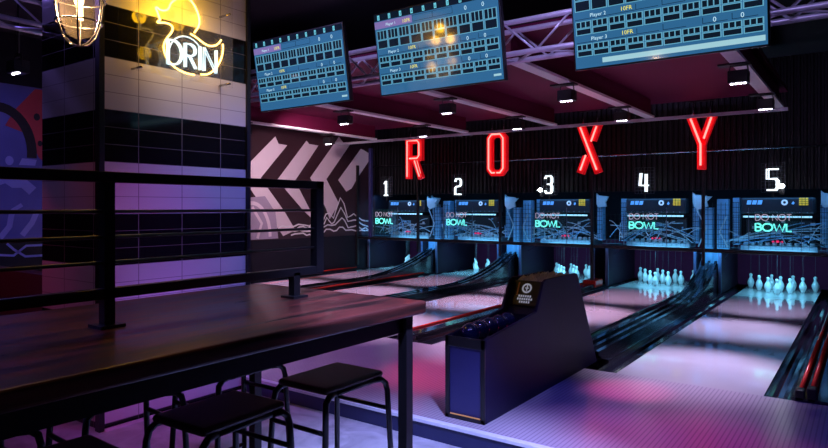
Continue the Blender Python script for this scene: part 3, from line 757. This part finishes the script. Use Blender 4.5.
# ------------------------------------------------------------------ stools
st0 = thing('bar_stool', '', 'stool')
B().box(-.14, -.185, .722, .14, .185, .75).build('seat', M['seat'], st0, bevel=.02, seg=2)
def leg_pts(sx, sy):
    return [(sx*.175, sy*.225, 0), (sx*.150, sy*.195, .66), (sx*.145, sy*.188, .695), (sx*.14, sy*.165, .714), (sx*.13, sy*.12, .718)]
for sx in (-1, 1):
    for sy in (-1, 1): B().tube(leg_pts(sx, sy), .0125, 8).build('leg', M['black'], st0)
    B().tube([(sx*.13, -.12, .716), (sx*.13, .12, .716)], .012, 8).build('seat_rail', M['black'], st0)
for sy in (-1, 1): B().tube([(-.153, sy*.201, .58), (.153, sy*.201, .58)], .010, 8).build('stretcher', M['black'], st0)
for sx in (-1, 1): B().tube([(sx*.164, -.212, .26), (sx*.164, .212, .26)], .010, 8).build('foot_bar', M['black'], st0)
SP = [((-1.872, 1.995), 'dark stool at the camera side of the table, nearest the table end'), ((-1.885, 1.43), 'dark stool second from the table end, on the camera side'), ((-1.88, .84), 'dark stool third from the table end, on the camera side, mostly cut off'),
      ((-2.42, 1.90), 'dark stool on the pillar side of the table, by the end leg'), ((-2.44, 1.36), 'dark stool on the pillar side, second from the end leg'), ((-2.43, .80), 'dark stool on the pillar side, third from the end leg')]
for i, ((x, y), lb) in enumerate(SP):
    if i == 0: st0.location = (x, y, FZ); st0['label'] = lb; st0['group'] = 'stools at the bar table'
    else: dup(st0, (x, y, FZ), lb, 'stools at the bar table', rz=R((0, 2, -2, 1, -3, 2)[i]))

# ------------------------------------------------------------------ cage lamp
lp = thing('cage_lamp', 'lit wire-cage pendant lamp hanging above the bar table', 'lamp', (-2.06, 1.016, 1.868)); lp.scale = (1.03, 1.03, 1.03)
cg = B(); cp = [(.004, 0), (.03, .008), (.053, .035), (.067, .075), (.074, .12), (.077, .17), (.077, .24)]
for j in range(6):
    a = PI/6+j*PI/3; cg.tube([(r*math.cos(a), r*math.sin(a), z) for r, z in cp], .0028, 6)
for r, z in ((.0665, .073), (.0758, .145), (.077, .23)): cg.tube([(r*math.cos(2*PI*i/24), r*math.sin(2*PI*i/24), z) for i in range(24)], .0026, 6, closed=True)
cg.build('cage', M['cage'], lp)
B().lathe([(.004, .02), (.035, .035), (.052, .08), (.058, .15), (.056, .24)], n=20).build('glass_jar', M['lampglass'], lp)
bl = B(); bl.tube([(-.006, 0, .085), (-.008, 0, .15)], .0045, 6); bl.tube([(.008, .004, .08), (.008, .002, .15)], .0045, 6); bl.lathe([(.004, .12), (.013, .135), (.015, .16), (.008, .185)], n=10)
bl.build('bulb', M['bulb'], lp)
B().lathe([(.082, .235), (.082, .255), (.05, .29), (.03, .34), (.012, .36)], n=20).build('lamp_cap', M['black'], lp)
B().tube([(0, 0, .355), (0, 0, 3.6-1.868)], .005, 6).build('cord', M['black'], lp)

# ------------------------------------------------------------------ duck neon
nk = thing('duck_neon', 'yellow neon duck outline with white neon letters on the tiled pillar', 'neon sign', (-3.95, 0, 0))
head = [(2.667, 2.846), (2.619, 2.813), (2.577, 2.772), (2.565, 2.733), (2.536, 2.71), (2.497, 2.706), (2.473, 2.721), (2.462, 2.71), (2.476, 2.688), (2.49, 2.655), (2.499, 2.633), (2.473, 2.621), (2.484, 2.614), (2.526, 2.626), (2.565, 2.628), (2.595, 2.614), (2.592, 2.58), (2.559, 2.537), (2.53, 2.494), (2.523, 2.453), (2.536, 2.403), (2.57, 2.357), (2.622, 2.324), (2.70, 2.305), (2.77, 2.305)]
headr = [(2.667, 2.846), (2.721, 2.85), (2.768, 2.812), (2.8, 2.758), (2.813, 2.706), (2.805, 2.663), (2.77, 2.611)]
bodyp = [(2.824, 2.318), (2.889, 2.328), (2.956, 2.383), (3.004, 2.466), (3.019, 2.541), (3.016, 2.58)]
tail = [(2.737, 2.595), (2.784, 2.582), (2.84, 2.553), (2.889, 2.54), (2.939, 2.549), (2.976, 2.572), (3.002, 2.609)]
def smooth(p):
    for _ in range(1):
        q = [p[0]]
        for a, b in zip(p, p[1:]): q += [(a[0]*.75+b[0]*.25, a[1]*.75+b[1]*.25), (a[0]*.25+b[0]*.75, a[1]*.25+b[1]*.75)]
        p = q+[p[-1]]
    return p
db = B()
for ln in (head, headr, bodyp, tail): db.tube([(0, y, z) for y, z in smooth(ln)], .0065, 8)
db.build('duck_tube', M['neon_yellow'], nk)
polys, w = stroke_text('DRIN', .17, .16); lt = B()
for dx, dz in ((0, 0), (.016, .004)):  # second, shifted copy of the strokes stands in for their reflection
    neon(lt, [[(q[0]*.40/w+2.545+dx, q[1]+2.345+dz) for q in p_] for p_ in polys], .0058, lambda q: (.008, q[0], q[1]), 6)
ar = arc(2.70, 2.42, .14, .145, 40, 165, 10); lt.tube([(.008, a, b) for a, b in ar], .005, 6)
lt.build('letter_tube', M['neon_ice'], nk)
B().box(-.012, 2.33, 2.26, -.007, 3.115, 2.97).build('acrylic_sheet', M['acrylic'], nk)
for y in (2.36, 3.08):
    for z in (2.29, 2.82): B().tube([(-.118, y, z), (.004, y, z)], .008, 8).build('standoff', M['steel'], nk)

# ------------------------------------------------------------------ murals
mu = thing('wall_mural', 'painted mural of pale chevrons and white wavy hills on the wall by lane 1', 'mural', (-9.0, 0, 0))
B().box(0, 7.42, .74, .004, 11.0, 2.94).build('mural_ground', M['mural_dark'], mu)
def chev(pts): B().prism(pts, 'x', .004, .008).build('chevron', M['mural_pink'], mu)
chev([(7.44, 2.14), (8.05, 2.67), (8.13, 2.54), (8.35, 2.53), (7.70, 1.88), (8.29, 1.25), (8.56, .90), (8.25, .80), (7.44, 1.70)])
chev([(8.10, 1.86), (8.86, 2.66), (8.93, 2.60), (9.19, 2.59), (8.55, 1.86), (9.02, 1.20), (9.22, .97), (8.75, 1.30)])
chev([(8.96, 1.93), (9.80, 2.82), (9.95, 2.70), (10.17, 2.71), (9.42, 1.92), (9.80, 1.42), (9.52, 1.10), (9.40, 1.34)])
chev([(9.78, 1.915), (10.50, 2.62), (10.60, 2.60), (10.90, 2.50), (10.38, 1.97), (10.2, 1.75), (10.03, 1.68)])
B().prism([(7.44, 1.52), (7.80, 1.55), (8.05, 1.25), (8.12, .76), (7.44, .76)], 'x', .008, .011).build('grey_disc', M['mural_grey'], mu)
ln = B(); ln.ribbon(arc(7.50, .80, .42, .62, 100, 0, 12), .07, 'x', .011, .014); ln.ribbon([(7.50, 1.35), (7.72, 1.05), (7.62, .78)], .06, 'x', .011, .014); ln.build('disc_stroke', M['mural_pink'], mu)
B().prism([(9.30, .76), (11.0, .76), (11.0, 1.55), (10.0, 1.40), (9.60, 1.15)], 'x', .0082, .0095).build('dark_hill', M['mural_dark'], mu)
for k in range(4):
    rnd = random.Random(31+k); pts = []; y = 8.14+.10*k
    while y < 10.95:
        env = math.exp(-((y-9.85)/.16)**2)*(.58-.15*k)+math.exp(-((y-9.45)/.14)**2)*(.22-.05*k)+math.exp(-((y-10.3)/.2)**2)*(.20-.05*k)
        pts.append((y, 1.0-.065*k+env+.075*(rnd.random()-.5))); y += .07+.06*rnd.random()
    B().ribbon(pts, .028, 'x', .0095+.001*k, .013+.001*k).build('hill_line', M['mural_line'], mu)
B().box(.0, 6.4, .50, .02, 7.40, 2.94).build('mural_border', M['blackmatt'], mu)

lm = thing('wall_mural', 'blue painted mural with pale swirls and a red patch beyond the tiled pillar', 'mural', (-9.0, 0, 0))
B().box(0, 2.4, .50, .004, 3.98, 2.94).build('mural_ground', M['mural_blue'], lm)
B().prism([(3.50, 2.40), (3.62, 2.62), (3.86, 2.92), (3.97, 2.92), (3.97, 1.95), (3.90, 2.02), (3.80, 2.30)], 'x', .004, .008).build('red_patch', M['mural_red'], lm)
b = B(); b.ribbon(arc(3.42, 2.05, .40, .58, 100, -5, 12), .12, 'x', .008, .011); b.prism(arc(3.88, 2.55, .04, .05, 0, 330, 10), 'x', .008, .011); b.prism(arc(3.92, 2.20, .03, .04, 0, 330, 10), 'x', .008, .011); b.build('black_stroke', M['blackmatt'], lm)
def swirl(pts, w=None):
    q = B()
    if w: q.ribbon(pts, w, 'x', .004, .008)
    else: q.prism(pts, 'x', .004, .008)
    q.build('pale_swirl', M['mural_light'], lm)
swirl([(3.35, 1.66), (3.50, 1.72), (3.60, 1.66), (3.72, 1.66), (3.83, 1.56)], .13)
swirl(arc(3.55, 1.95, .05, .06, 0, 330, 12)); swirl([(3.66, 1.90), (3.86, 1.90), (3.88, 1.98), (3.70, 1.99)])
swirl([(3.58, 1.30), (3.70, 1.38)], .05); swirl([(3.44, .95), (3.55, 1.10), (3.58, 1.28)], .07); swirl([(3.70, .98), (3.82, 1.14), (3.88, 1.28)], .07)
B().box(.004, 2.4, .50, .006, 3.98, .90).build('dark_band', M['blackmatt'], lm)
b = B(); b.ribbon([(3.40, .74), (3.60, .72), (3.75, .84), (3.97, .84)], .03, 'x', .006, .009); b.ribbon([(3.52, .88), (3.60, .80), (3.74, .70), (3.97, .70)], .03, 'x', .006, .009); b.build('zigzag_line', M['mural_light'], lm)

# ------------------------------------------------------------------ lights
def light(kind, loc, tgt, col, e, size=.1, angle=60, blend=.6, sy=None):
    l = bpy.data.lights.new(kind.lower()+'_light', kind); l.energy = e; l.color = col
    o = bpy.data.objects.new(kind.lower()+'_light', l); COL.objects.link(o); o.location = loc
    d = Vector(tgt)-Vector(loc); o.rotation_euler = d.to_track_quat('-Z', 'Y').to_euler()
    if kind == 'SPOT': l.spot_size = R(angle); l.spot_blend = blend; l.shadow_soft_size = size
    elif kind == 'AREA':
        l.size = size
        if sy: l.shape = 'RECTANGLE'; l.size_y = sy
    else: l.shadow_soft_size = size
    return o
LAV = (.70, .58, 1.0)
for k, c in LC.items():
    tint = LAV if k == 5 else (.85, .52, .85)
    light('SPOT', (c+.12, 6.5, 2.48), (c, 5.65, 0), tint, 720, .06, 44, .9)
    light('SPOT', (c+.12, 8.4, 2.48), (c, 7.75, 0), tint, 720, .06, 38, .9)
    light('SPOT', (c+.12, 8.4, 2.48), (c, 9.5, 0), tint, 480, .06, 38, .9)
    light('AREA', (c, 10.95, .64), (c, 11.25, 0), (.18, .68, 1.0), 11, .9, sy=.25)
    light('AREA', (c, 10.98, 1.60), (c, 11.25, .8), (.10, .42, 1.0), 4.0, 1.5, sy=.1)
    light('AREA', (c, 10.55, .74), (c, 11.2, 1.2), (.08, .46, 1.0), 4.5, 1.5, sy=.08)
for g in ((1, 2), (2, 3), (4, 5)):
    m_ = (GAPX[g][0]+GAPX[g][1])/2
    light('AREA', (m_, 10.50, .65), (m_, 10.95, .5), (.10, .50, 1.0), 2.5, .25, sy=.06)
# approach washes
light('SPOT', (-1.2, 3.2, 3.3), (-.85, 3.75, 0), (.95, .08, .55), 200, .08, 28, .9)
light('SPOT', (-1.9, 3.8, 3.3), (-1.42, 4.7, 0), (1, .0, .30), 330, .08, 12, .8)
light('SPOT', (-2.9, 3.4, 3.3), (-2.75, 4.3, 0), (1, .06, .20), 330, .08, 24, .9)
light('SPOT', (-1.3, 5.0, 3.2), (-1.05, 4.6, 0), (.85, .48, .95), 190, .08, 28, .9)
light('SPOT', (-1.3, 3.0, 3.2), (-1.35, 3.6, 0), (.60, .30, 1), 130, .08, 24, .9)
light('SPOT', (-1.0, 3.6, 3.3), (-1.72, 4.2, 0), (.07, .08, 1), 100, .08, 22, .9)
light('SPOT', (.6, 2.2, 3.3), (-.1, 4.2, 0), (.07, .06, 1), 130, .08, 40, .9)
light('SPOT', (-4.2, 3.9, 3.3), (-3.7, 4.2, 0), (.50, .22, 1), 170, .08, 60, .9)
# lower floor and step
light('SPOT', (-.4, 1.7, 3.3), (-1.75, 2.55, FZ), (.34, .38, 1), 1300, .1, 40, .7)
# ball return end
light('SPOT', (-1.7, 2.6, 3.2), (-2.1, 3.85, .55), (.42, .42, 1), 90, .05, 14, .8)
light('SPOT', (-1.6, .6, 3.2), (-2.0, 3.4, .3), (.20, .14, 1), 45, .1, 26, .8)
# pillar
light('SPOT', (-.8, 4.0, 2.7), (-4.07, 3.3, 1.1), (.17, .19, 1), 240, .1, 40, .9)
light('SPOT', (-1.6, 3.2, 3.2), (-4.07, 3.0, 2.25), (.90, .70, .80), 100, .1, 28, .9)
light('SPOT', (-2.3, 2.3, 2.2), (-4.07, 2.45, 1.0), (.80, .0, .55), 30, .1, 44, .9)
light('SPOT', (-4.35, .9, 2.2), (-4.12, 2.16, 1.35), (1, .03, .05), 3, .05, 50, 1)
light('SPOT', (-2.9, 2.5, .75), (-4.07, 2.6, .1), (.50, .12, .95), 16, .05, 80, .8)
light('SPOT', (-3.0, 1.2, .8), (-3.9, 1.9, -.1), (.9, .02, .3), 10, .05, 80, .8)
light('SPOT', (-5.6, .9, 1.9), (-5.25, 2.2, .8), (1, .06, .22), 14, .05, 60, .8)
# glow of the duck tubes
for y_, z_, e_ in ((2.49, 2.70, 6), (2.66, 2.84, 6), (2.80, 2.72, 5), (2.53, 2.45, 2), (2.98, 2.45, 2)):
    light('POINT', (-3.945, y_, z_), (0, 0, 0), (1, .50, .01), e_*.42, .05)
# murals
light('SPOT', (-6.9, 6.8, 2.6), (-9, 8.8, 1.7), (1, .70, .82), 210, .1, 80, .8)
light('SPOT', (-6.45, 2.7, 2.5), (-9, 3.6, 1.7), (.24, .24, 1), 45, .1, 60, .8)
# truss and ceiling washes
light('SPOT', (-1.6, 3.4, 3.4), (-2.6, 4.95, 2.75), (.50, .40, 1), 110, .1, 80, .6)
light('SPOT', (-4.4, 3.4, 3.4), (-4.6, 4.95, 2.75), (.50, .40, 1), 90, .1, 80, .6)
light('SPOT', (.4, 3.4, 3.4), (.4, 4.95, 2.75), (.50, .40, 1), 45, .1, 70, .6)
light('SPOT', (-6.3, 1.6, 3.4), (-5.3, 1.8, 2.9), (.30, .2, 1), 50, .1, 90, .6)
light('AREA', (-2.4, 7.6, 1.9), (-2.4, 7.6, 3), (1, .42, .70), 4.5, 2.4, sy=2.5)
light('AREA', (-6.2, 7.6, 1.9), (-6.2, 7.6, 3), (1, .42, .70), 4.5, 2.4, sy=2.5)
# lamp over the table
light('POINT', (-2.06, .985, 1.98), (0, 0, 0), (1, .60, .32), 5.0, .03)
light('SPOT', (-4.6, -.9, 2.8), (-2.3, .5, .95), (.22, .16, 1), 70, .1, 26, .9)

w = bpy.data.worlds.new('world'); SC.world = w; w.use_nodes = True
w.node_tree.nodes['Background'].inputs[0].default_value = (.02, .02, .05, 1); w.node_tree.nodes['Background'].inputs[1].default_value = .25
SC.view_settings.view_transform = 'Standard'; SC.view_settings.look = 'None'
SC.view_settings.exposure = 0; SC.view_settings.gamma = 1; SC.view_settings.use_curve_mapping = False
SC.cycles.use_light_tree = True
SC.cycles.sample_clamp_indirect = 4
